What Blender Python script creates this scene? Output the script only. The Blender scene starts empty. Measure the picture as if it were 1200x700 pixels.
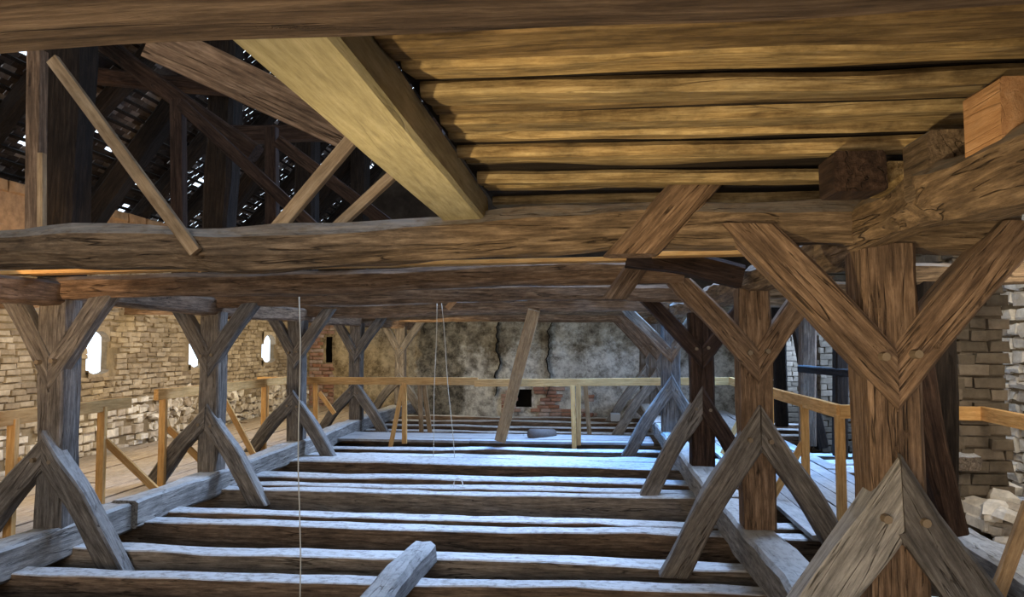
import bpy, math, random
from mathutils import Vector, Matrix, noise
random.seed(7)
R = random.Random(11)
SC = bpy.context.scene
COL = SC.collection
# ------------------------------------------------------------------ camera
F = 867.0
YAW = math.atan(90 / F); PIT = math.atan(50 / F)
EYE = Vector((0, 0, 1.6))
FW = Vector((-math.sin(YAW) * math.cos(PIT), math.cos(YAW) * math.cos(PIT), math.sin(PIT)))
RT = Vector((math.cos(YAW), math.sin(YAW), 0))
UP = RT.cross(FW)
cam = bpy.data.cameras.new('camera'); cam.sensor_width = 36; cam.lens = 36 * F / 1200; cam.clip_start = .05
co = bpy.data.objects.new('camera', cam); COL.objects.link(co)
co.matrix_world = Matrix(((RT.x, UP.x, -FW.x, EYE.x), (RT.y, UP.y, -FW.y, EYE.y), (RT.z, UP.z, -FW.z, EYE.z), (0, 0, 0, 1)))
SC.camera = co


V = Vector


def ray(px, py):
    return (FW + RT * ((px - 600) / F) + UP * ((350 - py) / F))


def P(px, py, Y):
    r = ray(px, py); return EYE + r * (Y / r.y)


def PX(px, py, X):
    r = ray(px, py); return EYE + r * (X / r.x)


# ------------------------------------------------------------------ light
SC.view_settings.view_transform = 'Standard'; SC.view_settings.look = 'None'
SC.view_settings.gamma = 1; SC.view_settings.use_curve_mapping = False
SC.view_settings.exposure = 0.14
W = bpy.data.worlds.new('world'); SC.world = W; W.use_nodes = True
bg = W.node_tree.nodes['Background']; bg.inputs[0].default_value = (.70, .84, 1, 1); bg.inputs[1].default_value = 2.6


def area(name, loc, to, sx, sy, col, power, spread=180):
    l = bpy.data.lights.new(name, 'AREA'); l.shape = 'RECTANGLE'; l.size = sx; l.size_y = sy
    l.color = col; l.energy = power; l.spread = math.radians(spread)
    o = bpy.data.objects.new(name, l); COL.objects.link(o); o.location = loc
    o.rotation_euler = (Vector(to) - Vector(loc)).to_track_quat('-Z', 'Y').to_euler()
    return o


BLUE = (.40, .60, 1.0)
WARM = (1, .76, .46)
area('added_roof_daylight', (2.0, 12.5, 6.3), (-1.4, 9.5, 0), 2.2, 3.6, BLUE, 270, 75)  # added sky light for the tie tops, set in an invented roof bay
area('added_roof_daylight', (1.9, 7.0, 6.4), (-.6, 5.2, 0), 2.2, 2.2, BLUE, 125, 70)  # second added sky light, over the nearer ties
area('right_daylight_and_fill', (4.45, 9.3, 1.5), (2.4, 9.5, .4), .9, 1.3, BLUE, 60)
area('right_daylight_and_fill', (4.45, 11.7, 1.5), (2.4, 12.0, .4), 1.2, 1.3, BLUE, 60)
area('right_daylight_and_fill', (4.45, 14.4, 1.5), (-.5, 17.2, .6), 1.2, 1.3, BLUE, 85)
area('right_daylight_and_fill', (2.9, 10.5, 3.3), (2.7, 10.5, 0), .8, 8.0, (.10, .38, 1), 260, 75)  # added blue fill hung above the right walkway, no opening there
area('warm_front_fill', (-1.3, -3.4, 1.5), (-1.3, 6, .9), 3.5, 1.6, (1, .80, .58), 215)  # added warm fill behind the camera
area('warm_lamp_and_fill', (-1.3, .9, .5), (.5, 2.6, 2.25), .12, .1, (1, .80, .46), 12, 74)
area('warm_lamp_and_fill', (-.7, -1.0, .8), (-.1, .72, 1.95), .4, .3, (1, .80, .58), 7, 90)  # added fill to brighten the underside of the nearest collar
area('warm_lamp_and_fill', (-4.9, 10.5, 1.85), (-6.8, 10.5, .7), 11.0, .25, (1, .79, .44), 110)  # added warm strip that brightens the left wall
area('left_warm_fill', (-6.6, 9.5, 1.45), (0, 9.5, 1.5), 9.0, .5, (1, .84, .62), 85)  # added warm strip facing inward for the middle timbers, not the slit windows
area('warm_lamp_and_fill', (-3.0, 1.6, 1.2), (-6.5, 8.5, 3.3), .4, .4, (1, .66, .34), 14, 50)  # added unseen spot aimed at the orange wall cap
area('warm_lamp_and_fill', (4.0, 6.9, 2.5), (4.5, 8.0, .9), .3, .3, (1, .93, .80), 16)  # added light on the rubble wall behind the nearest pier
area('warm_lamp_and_fill', (2.9, 4.6, 2.3), (4.0, 6.4, .3), .5, .5, (1, .86, .66), 22)  # bare area light aimed at the foot of the nearest pier
area('warm_lamp_and_fill', (-3.4, 14.8, 1.5), (-3.9, 17.5, 1.0), 1.6, .3, (1, .80, .48), 20)  # bare area light aimed at the left part of the far wall

# ------------------------------------------------------------------ materials
def nodes(name):
    m = bpy.data.materials.new(name); m.use_nodes = True; nt = m.node_tree
    b = nt.nodes['Principled BSDF']; b.inputs['Specular IOR Level'].default_value = .18
    return m, nt, b


def N(nt, t, **k):
    n = nt.nodes.new(t)
    for a, v in k.items():
        if a.startswith('i_'):
            n.inputs[a[2:].replace('_', ' ')].default_value = v
        else: setattr(n, a, v)
    return n


def ramp(nt, fac, stops):
    r = nt.nodes.new('ShaderNodeValToRGB'); nt.links.new(fac, r.inputs[0])
    e = r.color_ramp.elements
    while len(e) < len(stops): e.new(.5)
    for i, (p, c) in enumerate(stops):
        e[i].position = p; e[i].color = (*c, 1) if len(c) == 3 else c
    return r.outputs[0]


def mixc(nt, fac, a, b, mode='MIX'):
    m = nt.nodes.new('ShaderNodeMix'); m.data_type = 'RGBA'; m.blend_type = mode
    for s, v in ((0, fac), (6, a), (7, b)):
        if hasattr(v, 'links'): nt.links.new(v, m.inputs[s])
        else: m.inputs[s].default_value = v if s == 0 else (*v, 1)
    return m.outputs[2]


def math_(nt, op, a, b=None):
    m = nt.nodes.new('ShaderNodeMath'); m.operation = op
    for s, v in ((0, a), (1, b)):
        if v is None: continue
        if hasattr(v, 'links'): nt.links.new(v, m.inputs[s])
        else: m.inputs[s].default_value = v
    return m.outputs[0]


def mapping(nt, scale, src='Object'):
    tc = nt.nodes.new('ShaderNodeTexCoord'); mp = nt.nodes.new('ShaderNodeMapping')
    oi = nt.nodes.new('ShaderNodeObjectInfo')
    mul = math_(nt, 'MULTIPLY', oi.outputs['Random'], 37.0)
    nt.links.new(tc.outputs[src], mp.inputs[0]); nt.links.new(mul, mp.inputs['Location'])
    mp.inputs['Scale'].default_value = scale
    return mp.outputs[0], oi.outputs['Random']


def wood(name, dark, mid, light, top_light=0.0, top_light_col=(.62, .62, .60), rough=.85, crack=.8, bump=.5, stain=.5):
    m, nt, b = nodes(name)
    v, rnd = mapping(nt, (1.1, 13, 13))
    n1 = N(nt, 'ShaderNodeTexNoise', i_Scale=3.4, i_Detail=10.0, i_Roughness=.74, i_Distortion=.15); nt.links.new(v, n1.inputs[0])
    c = ramp(nt, n1.outputs[0], [(.34, dark), (.5, mid), (.68, light)])
    v2, _ = mapping(nt, (2.2, 3.2, 3.2))
    n2 = N(nt, 'ShaderNodeTexNoise', i_Scale=1.7, i_Detail=8.0, i_Roughness=.72); nt.links.new(v2, n2.inputs[0])
    blot = ramp(nt, n2.outputs[0], [(.36, (.36, .34, .34)), (.60, (1.22, 1.16, 1.10))])
    c = mixc(nt, stain, c, mixc(nt, 1.0, c, blot, 'MULTIPLY'))
    rv = ramp(nt, rnd, [(0, (.82, .82, .84)), (1, (1.15, 1.1, 1.04))])
    c = mixc(nt, 1.0, c, rv, 'MULTIPLY')
    # fine long cracks
    v3, _ = mapping(nt, (.55, 9, 9))
    n3 = N(nt, 'ShaderNodeTexNoise', i_Scale=1.7, i_Detail=3.0, i_Distortion=.4); nt.links.new(v3, n3.inputs[0])
    d = math_(nt, 'ABSOLUTE', math_(nt, 'SUBTRACT', n3.outputs[0], .5))
    ck = ramp(nt, d, [(0.0, (1, 1, 1)), (.015, (0, 0, 0))])
    gate = ramp(nt, n2.outputs[0], [(.46, (0, 0, 0)), (.54, (1, 1, 1))])
    ckf = math_(nt, 'MULTIPLY', math_(nt, 'MULTIPLY', ck, gate), crack)
    c = mixc(nt, ckf, c, (.02, .014, .01))
    if top_light > 0:  # tops painted paler for the light they catch, patchy like settled dust
        g = nt.nodes.new('ShaderNodeNewGeometry'); s = nt.nodes.new('ShaderNodeSeparateXYZ')
        nt.links.new(g.outputs['Normal'], s.inputs[0])
        up = ramp(nt, s.outputs[2], [(.35, (0, 0, 0)), (.85, (1, 1, 1))])
        n4 = N(nt, 'ShaderNodeTexNoise', i_Scale=6.0, i_Detail=6.0, i_Roughness=.7)
        nt.links.new(v2, n4.inputs[0])
        dm = ramp(nt, n4.outputs[0], [(.32, (.30, .30, .30)), (.52, (1, 1, 1))])
        c = mixc(nt, math_(nt, 'MULTIPLY', math_(nt, 'MULTIPLY', up, dm), top_light), c, top_light_col)
    nt.links.new(c, b.inputs['Base Color']); b.inputs['Roughness'].default_value = rough
    h = math_(nt, 'SUBTRACT', n1.outputs[0], math_(nt, 'MULTIPLY', ckf, 1.2))
    bp = N(nt, 'ShaderNodeBump', i_Strength=min(1, bump * 1.7), i_Distance=.016); nt.links.new(h, bp.inputs['Height'])
    nt.links.new(bp.outputs[0], b.inputs['Normal'])
    return m


M = {}
M['brown'] = wood('old_brown_oak', (.065, .042, .028), (.175, .116, .074), (.35, .245, .165), top_light=.1)
M['collar'] = wood('hewn_collar_oak', (.06, .042, .026), (.19, .132, .08), (.40, .29, .18), top_light=.35)
M['grey'] = wood('weathered_grey_oak', (.065, .058, .052), (.155, .140, .125), (.29, .27, .245), top_light=.7)
M['greyblue'] = wood('bleached_grey_oak', (.12, .117, .112), (.24, .235, .225), (.42, .41, .39), top_light=.7)
M['tie'] = wood('toplit_tie_oak', (.05, .035, .025), (.16, .112, .076), (.32, .235, .165), top_light=1.0, top_light_col=(.66, .66, .65))
M['tiegrey'] = wood('toplit_tie_oak_grey', (.08, .066, .054), (.215, .18, .145), (.36, .31, .255), top_light=1.0, top_light_col=(.66, .66, .65))
M['dark'] = wood('unlit_dark_oak', (.007, .005, .004), (.018, .013, .010), (.04, .03, .022), top_light=.15)  # base darkened to keep the unlit roof space near black
M['darkpost'] = wood('dark_red_oak', (.014, .008, .006), (.045, .026, .018), (.10, .062, .042))
M['new'] = wood('fresh_yellow_pine', (.42, .22, .075), (.60, .35, .13), (.74, .48, .21), crack=.15, bump=.15, stain=.25)
M['newdull'] = wood('dull_pine', (.20, .13, .07), (.33, .23, .13), (.46, .34, .21), crack=.3, bump=.2)
M['deck'] = wood('deck_board_wood', (.14, .09, .04), (.34, .25, .12), (.55, .44, .24), crack=.5, bump=.3, stain=.9)
M['deckdark'] = wood('deck_board_dark', (.06, .04, .02), (.18, .125, .06), (.30, .22, .11), crack=.5, bump=.3, stain=.8)
M['pale'] = wood('pale_square_beam', (.26, .23, .14), (.38, .34, .21), (.50, .45, .30), crack=.2, bump=.18, stain=.22)
M['walk'] = wood('walkway_plank_wood', (.26, .26, .26), (.38, .39, .40), (.50, .51, .53), top_light=.3, crack=.3, bump=.2)
M['walktan'] = wood('walkway_plank_tan', (.17, .12, .08), (.33, .25, .17), (.48, .38, .27), top_light=.25, crack=.4, bump=.25)
M['cut'] = wood('orange_cut_block', (.36, .18, .08), (.50, .28, .13), (.60, .37, .20), crack=.3, bump=.3)


def masonry(name, cols, dirt=(.12, .09, .06), dirtamt=.5, scale=9.0, bump=.6):
    m, nt, b = nodes(name)
    g = nt.nodes.new('ShaderNodeNewGeometry'); oi = nt.nodes.new('ShaderNodeObjectInfo')
    r = math_(nt, 'FRACT', math_(nt, 'ADD', g.outputs['Random Per Island'], oi.outputs['Random']))
    cols = list(cols) * 2 if len(cols) == 1 else cols
    c = ramp(nt, r, [(i / max(1, len(cols) - 1), q) for i, q in enumerate(cols)])
    n = N(nt, 'ShaderNodeTexNoise', i_Scale=scale, i_Detail=8.0, i_Roughness=.7)
    nt.links.new(g.outputs['Position'], n.inputs[0])
    c = mixc(nt, 1.0, c, ramp(nt, n.outputs[0], [(.3, (.62, .60, .58)), (.7, (1.25, 1.22, 1.18))]), 'MULTIPLY')
    n2 = N(nt, 'ShaderNodeTexNoise', i_Scale=1.3, i_Detail=6.0, i_Roughness=.6)
    nt.links.new(g.outputs['Position'], n2.inputs[0])
    dm = ramp(nt, n2.outputs[0], [(.45, (0, 0, 0)), (.7, (1, 1, 1))])
    c = mixc(nt, math_(nt, 'MULTIPLY', dm, dirtamt), c, dirt)
    nt.links.new(c, b.inputs['Base Color']); b.inputs['Roughness'].default_value = .93
    bp = N(nt, 'ShaderNodeBump', i_Strength=bump, i_Distance=.015); nt.links.new(n.outputs[0], bp.inputs['Height'])
    nt.links.new(bp.outputs[0], b.inputs['Normal'])
    return m


M['brick'] = masonry('tan_brick', [(.27, .215, .15), (.36, .295, .21), (.45, .38, .28), (.31, .25, .175), (.50, .43, .33), (.21, .165, .12)], dirtamt=.5)
M['mortar'] = masonry('sandy_mortar', [(.26, .21, .14)], dirtamt=.4)
M['stone'] = masonry('white_rubble', [(.80, .76, .68), (.60, .54, .45), (.86, .83, .76), (.45, .38, .30), (.78, .74, .66)], dirtamt=.35)
M['redbrick'] = masonry('red_brick', [(.33, .16, .11), (.46, .33, .28), (.40, .20, .13), (.55, .46, .42), (.28, .12, .08)], dirtamt=.15)
M['capbrick'] = masonry('orange_brick', [(.46, .27, .14), (.52, .33, .18), (.40, .22, .11)], dirtamt=.15)
M['pier'] = masonry('dirty_pier_brick', [(.14, .115, .085), (.19, .155, .115), (.11, .09, .065), (.25, .205, .155)], dirtamt=.4)
M['capside'] = masonry('orange_plaster', [(.50, .30, .16)], dirtamt=.2)
M['earth'] = masonry('dark_fill', [(.035, .026, .019)], dirtamt=.6, scale=5)
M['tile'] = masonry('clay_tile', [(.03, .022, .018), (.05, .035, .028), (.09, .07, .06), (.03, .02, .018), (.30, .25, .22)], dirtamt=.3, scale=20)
M['gable'] = masonry('shadow_wall', [(.12, .10, .08)], dirtamt=.5)


def plaster():
    m, nt, b = nodes('patchy_plaster')
    g = nt.nodes.new('ShaderNodeNewGeometry'); s = nt.nodes.new('ShaderNodeSeparateXYZ')
    nt.links.new(g.outputs['Position'], s.inputs[0])
    n = N(nt, 'ShaderNodeTexNoise', i_Scale=1.5, i_Detail=9.0, i_Roughness=.66); nt.links.new(g.outputs['Position'], n.inputs[0])
    n2 = N(nt, 'ShaderNodeTexNoise', i_Scale=5.5, i_Detail=9.0, i_Roughness=.8); nt.links.new(g.outputs['Position'], n2.inputs[0])
    c = ramp(nt, n.outputs[0], [(.34, (.11, .09, .065)), (.44, (.22, .19, .14)), (.54, (.36, .33, .26)), (.68, (.52, .50, .43))])
    # whitewash that keeps to the lower part of the wall, with a ragged edge
    e = math_(nt, 'ADD', s.outputs[2], math_(nt, 'MULTIPLY', math_(nt, 'SUBTRACT', n.outputs[0], .5), -2.2))
    low = ramp(nt, e, [(1.0 / 1, (0, 0, 0)), (1.0, (0, 0, 0))])
    mr = N(nt, 'ShaderNodeMapRange'); nt.links.new(e, mr.inputs[0])
    mr.inputs[1].default_value = 1.55; mr.inputs[2].default_value = 1.0; mr.inputs[3].default_value = 0; mr.inputs[4].default_value = 1
    c = mixc(nt, math_(nt, 'MULTIPLY', mr.outputs[0], .72), c, (.66, .66, .64))
    # left third of wall: bare tan render; dark stained strip of bare masonry beside it
    ex = math_(nt, 'ADD', s.outputs[0], math_(nt, 'MULTIPLY', math_(nt, 'SUBTRACT', n.outputs[0], .5), .8))
    a = N(nt, 'ShaderNodeMapRange'); nt.links.new(ex, a.inputs[0])
    a.inputs[1].default_value = -2.95; a.inputs[2].default_value = -3.1; a.inputs[3].default_value = 1; a.inputs[4].default_value = 0
    bb = N(nt, 'ShaderNodeMapRange'); nt.links.new(ex, bb.inputs[0])
    bb.inputs[1].default_value = -4.05; bb.inputs[2].default_value = -4.2; bb.inputs[3].default_value = 0; bb.inputs[4].default_value = 1
    tan = ramp(nt, n.outputs[0], [(.3, (.30, .23, .14)), (.6, (.50, .41, .27))])
    c = mixc(nt, bb.outputs[0], c, tan)
    strip = math_(nt, 'MULTIPLY', math_(nt, 'SUBTRACT', 1.0, bb.outputs[0]), math_(nt, 'SUBTRACT', 1.0, a.outputs[0]))
    drk = ramp(nt, n2.outputs[0], [(.35, (.05, .045, .035)), (.65, (.20, .175, .13))])
    c = mixc(nt, math_(nt, 'MULTIPLY', strip, .85), c, drk)
    c = mixc(nt, 1.0, c, ramp(nt, n2.outputs[0], [(.38, (.38, .36, .33)), (.58, (1.3, 1.3, 1.28))]), 'MULTIPLY')
    nt.links.new(c, b.inputs['Base Color']); b.inputs['Roughness'].default_value = .95
    bp = N(nt, 'ShaderNodeBump', i_Strength=.8, i_Distance=.05); nt.links.new(n2.outputs[0], bp.inputs['Height'])
    nt.links.new(bp.outputs[0], b.inputs['Normal'])
    return m


M['plaster'] = plaster()


def plain(name, col, rough=.7, metal=0):
    m, nt, b = nodes(name)
    n = N(nt, 'ShaderNodeTexNoise', i_Scale=14.0, i_Detail=4.0)
    c = mixc(nt, 1.0, col, ramp(nt, n.outputs[0], [(.3, (.8, .8, .8)), (.7, (1.1, 1.1, 1.1))]), 'MULTIPLY')
    nt.links.new(c, b.inputs['Base Color']); b.inputs['Roughness'].default_value = rough
    b.inputs['Metallic'].default_value = metal
    return m


M['rope'] = plain('hemp_string', (.55, .50, .40))
M['hose'] = plain('white_cable', (.75, .76, .78), .5)
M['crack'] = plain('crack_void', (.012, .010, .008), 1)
M['peg'] = plain('oak_peg_end', (.20, .15, .10), .8)
M['iron'] = plain('rusty_iron', (.07, .055, .05), .6, .5)
M['duct'] = plain('grey_pipe', (.13, .11, .10), .7)
M['plasticbox'] = plain('grey_plastic', (.50, .52, .53), .5)


# ------------------------------------------------------------------ helpers
def link(o, parent=None, world=None):
    COL.objects.link(o)
    if parent is not None:
        o.parent = parent
        if world is not None: o.matrix_basis = Matrix.Translation(-base(parent)) @ world
    elif world is not None: o.matrix_basis = world
    return o


BASE = {}


def base(o):
    v = Vector((0, 0, 0))
    while o is not None:
        v = v + BASE.get(o.name, Vector((0, 0, 0))); o = o.parent
    return v


def tag(o, label=None, cat=None, group=None, kind=None):
    if label: o['label'] = label
    if cat: o['category'] = cat
    if group: o['group'] = group
    if kind: o['kind'] = kind
    return o


def thing(name, loc, label=None, cat=None, group=None, kind=None):
    o = bpy.data.objects.new(name, None); COL.objects.link(o); o.empty_display_size = .1
    o.location = loc; BASE[o.name] = Vector(loc)
    return tag(o, label, cat, group, kind)


def mesh(name, vs, fs, mat, smooth=False):
    me = bpy.data.meshes.new(name); me.from_pydata(vs, [], fs); me.materials.append(M[mat] if isinstance(mat, str) else mat)
    me.update()
    if smooth: me.shade_smooth()
    return me


def timber(name, pts, w, h, mat, parent=None, up=(0, 0, 1), jit=.008, seg=.18, ch=.14, taper=(1, 1), cut0=None, cut1=None):
    """hewn timber swept along the polyline pts: w across, h along 'up'"""
    pts = [Vector(p) for p in pts]
    a = pts[0]; X = (pts[-1] - a); L = X.length; X.normalize()
    up = Vector(up); Yv = up.cross(X); Yv.normalize(); Z = X.cross(Yv)
    mw = Matrix(((X.x, Yv.x, Z.x, a.x), (X.y, Yv.y, Z.y, a.y), (X.z, Yv.z, Z.z, a.z), (0, 0, 0, 1)))
    inv = mw.inverted(); lp = [inv @ p for p in pts]
    n = max(2, min(60, int(L / seg)))
    sd = Vector((R.uniform(0, 90), R.uniform(0, 90), R.uniform(0, 90)))
    c = ch * min(w, h)
    prof = [(-w / 2 + c, -h / 2), (0, -h / 2), (w / 2 - c, -h / 2), (w / 2, -h / 2 + c), (w / 2, 0), (w / 2, h / 2 - c), (w / 2 - c, h / 2), (0, h / 2), (-w / 2 + c, h / 2),
            (-w / 2, h / 2 - c), (-w / 2, 0), (-w / 2, -h / 2 + c)]
    K = len(prof); vs = []; fs = []
    for i in range(n + 1):
        x = L * i / n; t = i / n
        k = 0
        while k < len(lp) - 2 and lp[k + 1].x < x: k += 1
        q0, q1 = lp[k], lp[k + 1]; u = (x - q0.x) / max(1e-6, q1.x - q0.x)
        if len(lp) > 2:
            pm = lp[max(0, k - 1)]; pn = lp[min(len(lp) - 1, k + 2)]
            def cr(p0, p1, p2, p3): return .5 * ((2 * p1) + (p2 - p0) * u + (2 * p0 - 5 * p1 + 4 * p2 - p3) * u * u + (3 * p1 - p0 - 3 * p2 + p3) * u ** 3)
            cy = cr(pm.y, q0.y, q1.y, pn.y); cz = cr(pm.z, q0.z, q1.z, pn.z)
        else: cy = cz = 0
        s = taper[0] + (taper[1] - taper[0]) * t
        ww = noise.noise(sd + Vector((x * .7, 0, 0))) * jit * 1.3; wz = noise.noise(sd + Vector((x * .7, 9, 0))) * jit * 1.3
        for (py, pz) in prof:
            d = noise.noise_vector(sd + Vector((x * 2.6, py * 7, pz * 7))) * jit
            ex = 0
            cut = cut0 if i == 0 else cut1 if i == n else None
            if cut is not None: ex = -(py * Yv.dot(V(cut)) + pz * Z.dot(V(cut))) / X.dot(V(cut))
            vs.append((x + ex + (d.x if 0 < i < n else 0), cy + ww + py * s + d.y, cz + wz + pz * s + d.z))
    for i in range(n):
        for k in range(K):
            a0 = i * K + k; a1 = i * K + (k + 1) % K
            fs.append((a0, a1, a1 + K, a0 + K))
    fs.append(tuple(reversed(range(K)))); fs.append(tuple(range(n * K, n * K + K)))
    me = mesh(name, vs, fs, mat)
    o = bpy.data.objects.new(name, me); link(o, parent, mw)
    BASE[o.name] = Vector((0, 0, 0))
    return o


def board(name, a, b, w, t, mat, parent=None, up=(0, 0, 1)):
    return timber(name, [a, b], w, t, mat, parent, up, jit=.0025, seg=.6, ch=.06)


def block_verts(c, u, v, n, su, sv, dep, r, j, bev=.16):
    """a rough cushion block: 12 vertices, its face toward n. c = centre of its face"""
    o = []
    hu, hv = su / 2, sv / 2
    b = bev * min(su, sv)
    for lv in (0, 1, 2):
        for (a, e) in ((-1, -1), (1, -1), (1, 1), (-1, 1)):
            if lv == 0: p = c + u * a * hu + v * e * hv - n * dep
            elif lv == 1: p = c + u * (a * hu + r.uniform(-j, j)) + v * (e * hv + r.uniform(-j, j)) - n * b * .7
            else: p = c + u * (a * (hu - b) + r.uniform(-j, j)) + v * (e * (hv - b) + r.uniform(-j, j)) + n * r.uniform(-j, j) * .8
            o.append(p)
    return o


BF = [(0, 1, 5, 4), (1, 2, 6, 5), (2, 3, 7, 6), (3, 0, 4, 7), (4, 5, 9, 8), (5, 6, 10, 9), (6, 7, 11, 10), (7, 4, 8, 11), (8, 9, 10, 11)]


def bricks(parent, cells, nrm, name, mat, stuffname, limit, key, jit, r, dep=.07, flip=False):
    """cells: (centre, u, v, su, sv). The 'limit' nearest by key become parts, the rest one stuff mesh"""
    cells = sorted(cells, key=key)
    variants = []
    E = [Vector((1, 0, 0)), Vector((0, 1, 0)), Vector((0, 0, 1))]
    for k in range(8):
        vv = block_verts(Vector((0, 0, 0)), E[0], E[1], E[2], 1, 1, 1, r, .05, .12)
        vv = [Vector((p.x, p.y, p.z)) for p in vv]
        variants.append(mesh(name, vv, BF, mat))
    vs = []; fs = []
    for i, (c, u, v, su, sv) in enumerate(cells):
        pr = r.uniform(-.3, 1) * jit
        if i < limit:
            o = bpy.data.objects.new(name, variants[r.randrange(8)])
            m = Matrix(((u.x * su, v.x * sv, nrm.x * dep, c.x + nrm.x * pr), (u.y * su, v.y * sv, nrm.y * dep, c.y + nrm.y * pr), (u.z * su, v.z * sv, nrm.z * dep, c.z + nrm.z * pr), (0, 0, 0, 1)))
            # keep right-handed
            if u.cross(v).dot(nrm) < 0:
                m = m @ Matrix.Scale(-1, 4, (1, 0, 0))
            link(o, parent, m)
        else:
            b0 = len(vs); vs += block_verts(c + nrm * pr, u, v, nrm, su, sv, dep, r, jit * .5)
            fs += [tuple(b0 + q for q in f) for f in BF] if u.cross(v).dot(nrm) > 0 else [tuple(b0 + q for q in reversed(f)) for f in BF]
    if vs:
        o = bpy.data.objects.new(stuffname, mesh(stuffname, vs, fs, mat)); link(o, parent, Matrix.Identity(4)); o['kind'] = 'stuff'
        return o


def courses(o, u, v, W, H, bl, bh, gap, r, skip=None, wob=.006):
    """running-bond brick cells over a W x H face starting at o"""
    out = []; row = 0; z = 0
    while z + bh < H:
        x = -bl * .5 * (row % 2) - r.uniform(0, .05)
        while x < W:
            l = bl * r.choice((1, 1, 1, .5, .92, 1.05))
            x0, x1 = max(x, 0), min(x + l, W)
            if x1 - x0 > .05:
                cx = (x0 + x1) / 2; cz = z + bh / 2 + r.uniform(-wob, wob)
                if not (skip and skip(cx, cz)):
                    out.append((o + u * cx + v * cz, u, v, x1 - x0 - gap, bh - gap * r.uniform(.7, 1.3)))
            x += l
        z += bh; row += 1
    return out


def rubble(o, u, v, W, H, r, lo=.10, hi=.26, skip=None):
    out = []; z = 0
    while z < H:
        h = r.uniform(lo, hi) * .62; x = r.uniform(-.1, 0)
        while x < W:
            l = r.uniform(lo, hi)
            if x + l < W + .05 and x > -.05 and not (skip and skip(x + l / 2, z + h / 2)):
                hh = h * r.uniform(.72, 1.0)
                out.append((o + u * (x + l / 2) + v * (z + h / 2 + r.uniform(-.012, .012)), u, v, l - .018, hh - .012))
            x += l
        z += h
    return out


def box(name, lo, hi, mat, parent=None):
    x0, y0, z0 = lo; x1, y1, z1 = hi
    vs = [(x0, y0, z0), (x1, y0, z0), (x1, y1, z0), (x0, y1, z0), (x0, y0, z1), (x1, y0, z1), (x1, y1, z1), (x0, y1, z1)]
    fs = [(0, 3, 2, 1), (4, 5, 6, 7), (0, 1, 5, 4), (1, 2, 6, 5), (2, 3, 7, 6), (3, 0, 4, 7)]
    o = bpy.data.objects.new(name, mesh(name, vs, fs, mat)); link(o, parent, Matrix.Identity(4))
    return o


def boxes(name, bs, mat, parent=None):
    vs = []; fs = []
    for (lo, hi) in bs:
        x0, y0, z0 = lo; x1, y1, z1 = hi; b = len(vs)
        vs += [(x0, y0, z0), (x1, y0, z0), (x1, y1, z0), (x0, y1, z0), (x0, y0, z1), (x1, y0, z1), (x1, y1, z1), (x0, y1, z1)]
        fs += [tuple(b + i for i in f) for f in [(0, 3, 2, 1), (4, 5, 6, 7), (0, 1, 5, 4), (1, 2, 6, 5), (2, 3, 7, 6), (3, 0, 4, 7)]]
    o = bpy.data.objects.new(name, mesh(name, vs, fs, mat)); link(o, parent, Matrix.Identity(4))
    return o


def tube(name, pts, rad, mat, parent=None, K=6):
    pts = [Vector(p) for p in pts]; vs = []; fs = []
    for i, p in enumerate(pts):
        t = (pts[min(i + 1, len(pts) - 1)] - pts[max(i - 1, 0)]).normalized()
        a = t.orthogonal().normalized() if abs(t.z) > .9 else t.cross(Vector((0, 0, 1))).normalized(); b = t.cross(a)
        for k in range(K):
            an = 2 * math.pi * k / K; vs.append(p + a * math.cos(an) * rad + b * math.sin(an) * rad)
    for i in range(len(pts) - 1):
        for k in range(K): fs.append((i * K + k, i * K + (k + 1) % K, (i + 1) * K + (k + 1) % K, (i + 1) * K + k))
    fs.append(tuple(reversed(range(K)))); fs.append(tuple(range(len(vs) - K, len(vs))))
    me = mesh(name, vs, fs, mat, True)
    o = bpy.data.objects.new(name, me); link(o, parent, Matrix.Identity(4)); return o


V = Vector
XL, XR, YF = -6.8, 4.5, 17.6
# ------------------------------------------------------------------ setting: fill, walls
fl = box('floor', (XL - .6, -4, -.75), (XR + .6, YF + .5, -.45), 'earth'); fl['kind'] = 'structure'
# left wall with slit windows
wins = []
for (x0, x1) in ((103, 127), (223, 239), (308, 322)):
    wins.append((PX(x0, 430, XL).y, PX(x1, 430, XL).y, 1.14, 1.74))
wins = [(2.6, 3.0, 1.14, 1.74), (5.6, 6.0, 1.14, 1.74)] + wins
WT = 3.35
wl = thing('wall_left', (XL, 0, 0), kind='structure')
bs = []
for (xa, xb, m0, m1, mz) in ((XL - .12, XL - .03, 0, 0, 0), (XL - .5, XL - .12, .15, 1.15, .12)):
    y = -4.0
    for (a, b, z0, z1) in wins:
        bs.append(((xa, y, -.7), (xb, a - m0, WT))); bs.append(((xa, a - m0, -.7), (xb, b + m1, z0 - mz))); bs.append(((xa, a - m0, z1 + mz), (xb, b + m1, WT))); y = b + m1
    bs.append(((xa, y, -.7), (xb, YF + .4, WT)))
boxes('mortar_bed', bs, 'mortar', wl)
rr = random.Random(5)


def inwin(y, z, m=.0):
    for (a, b, z0, z1) in wins:
        if a - m < y < b + m and z0 - m < z < z1 + m: return True
    return False


# rubble foot up to a ragged height then bricks
def foot(y): return .62 + .25 * noise.noise(V((y * .8, 3, 0))) + (.15 if 9 < y < 14.5 else -.1)


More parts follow.
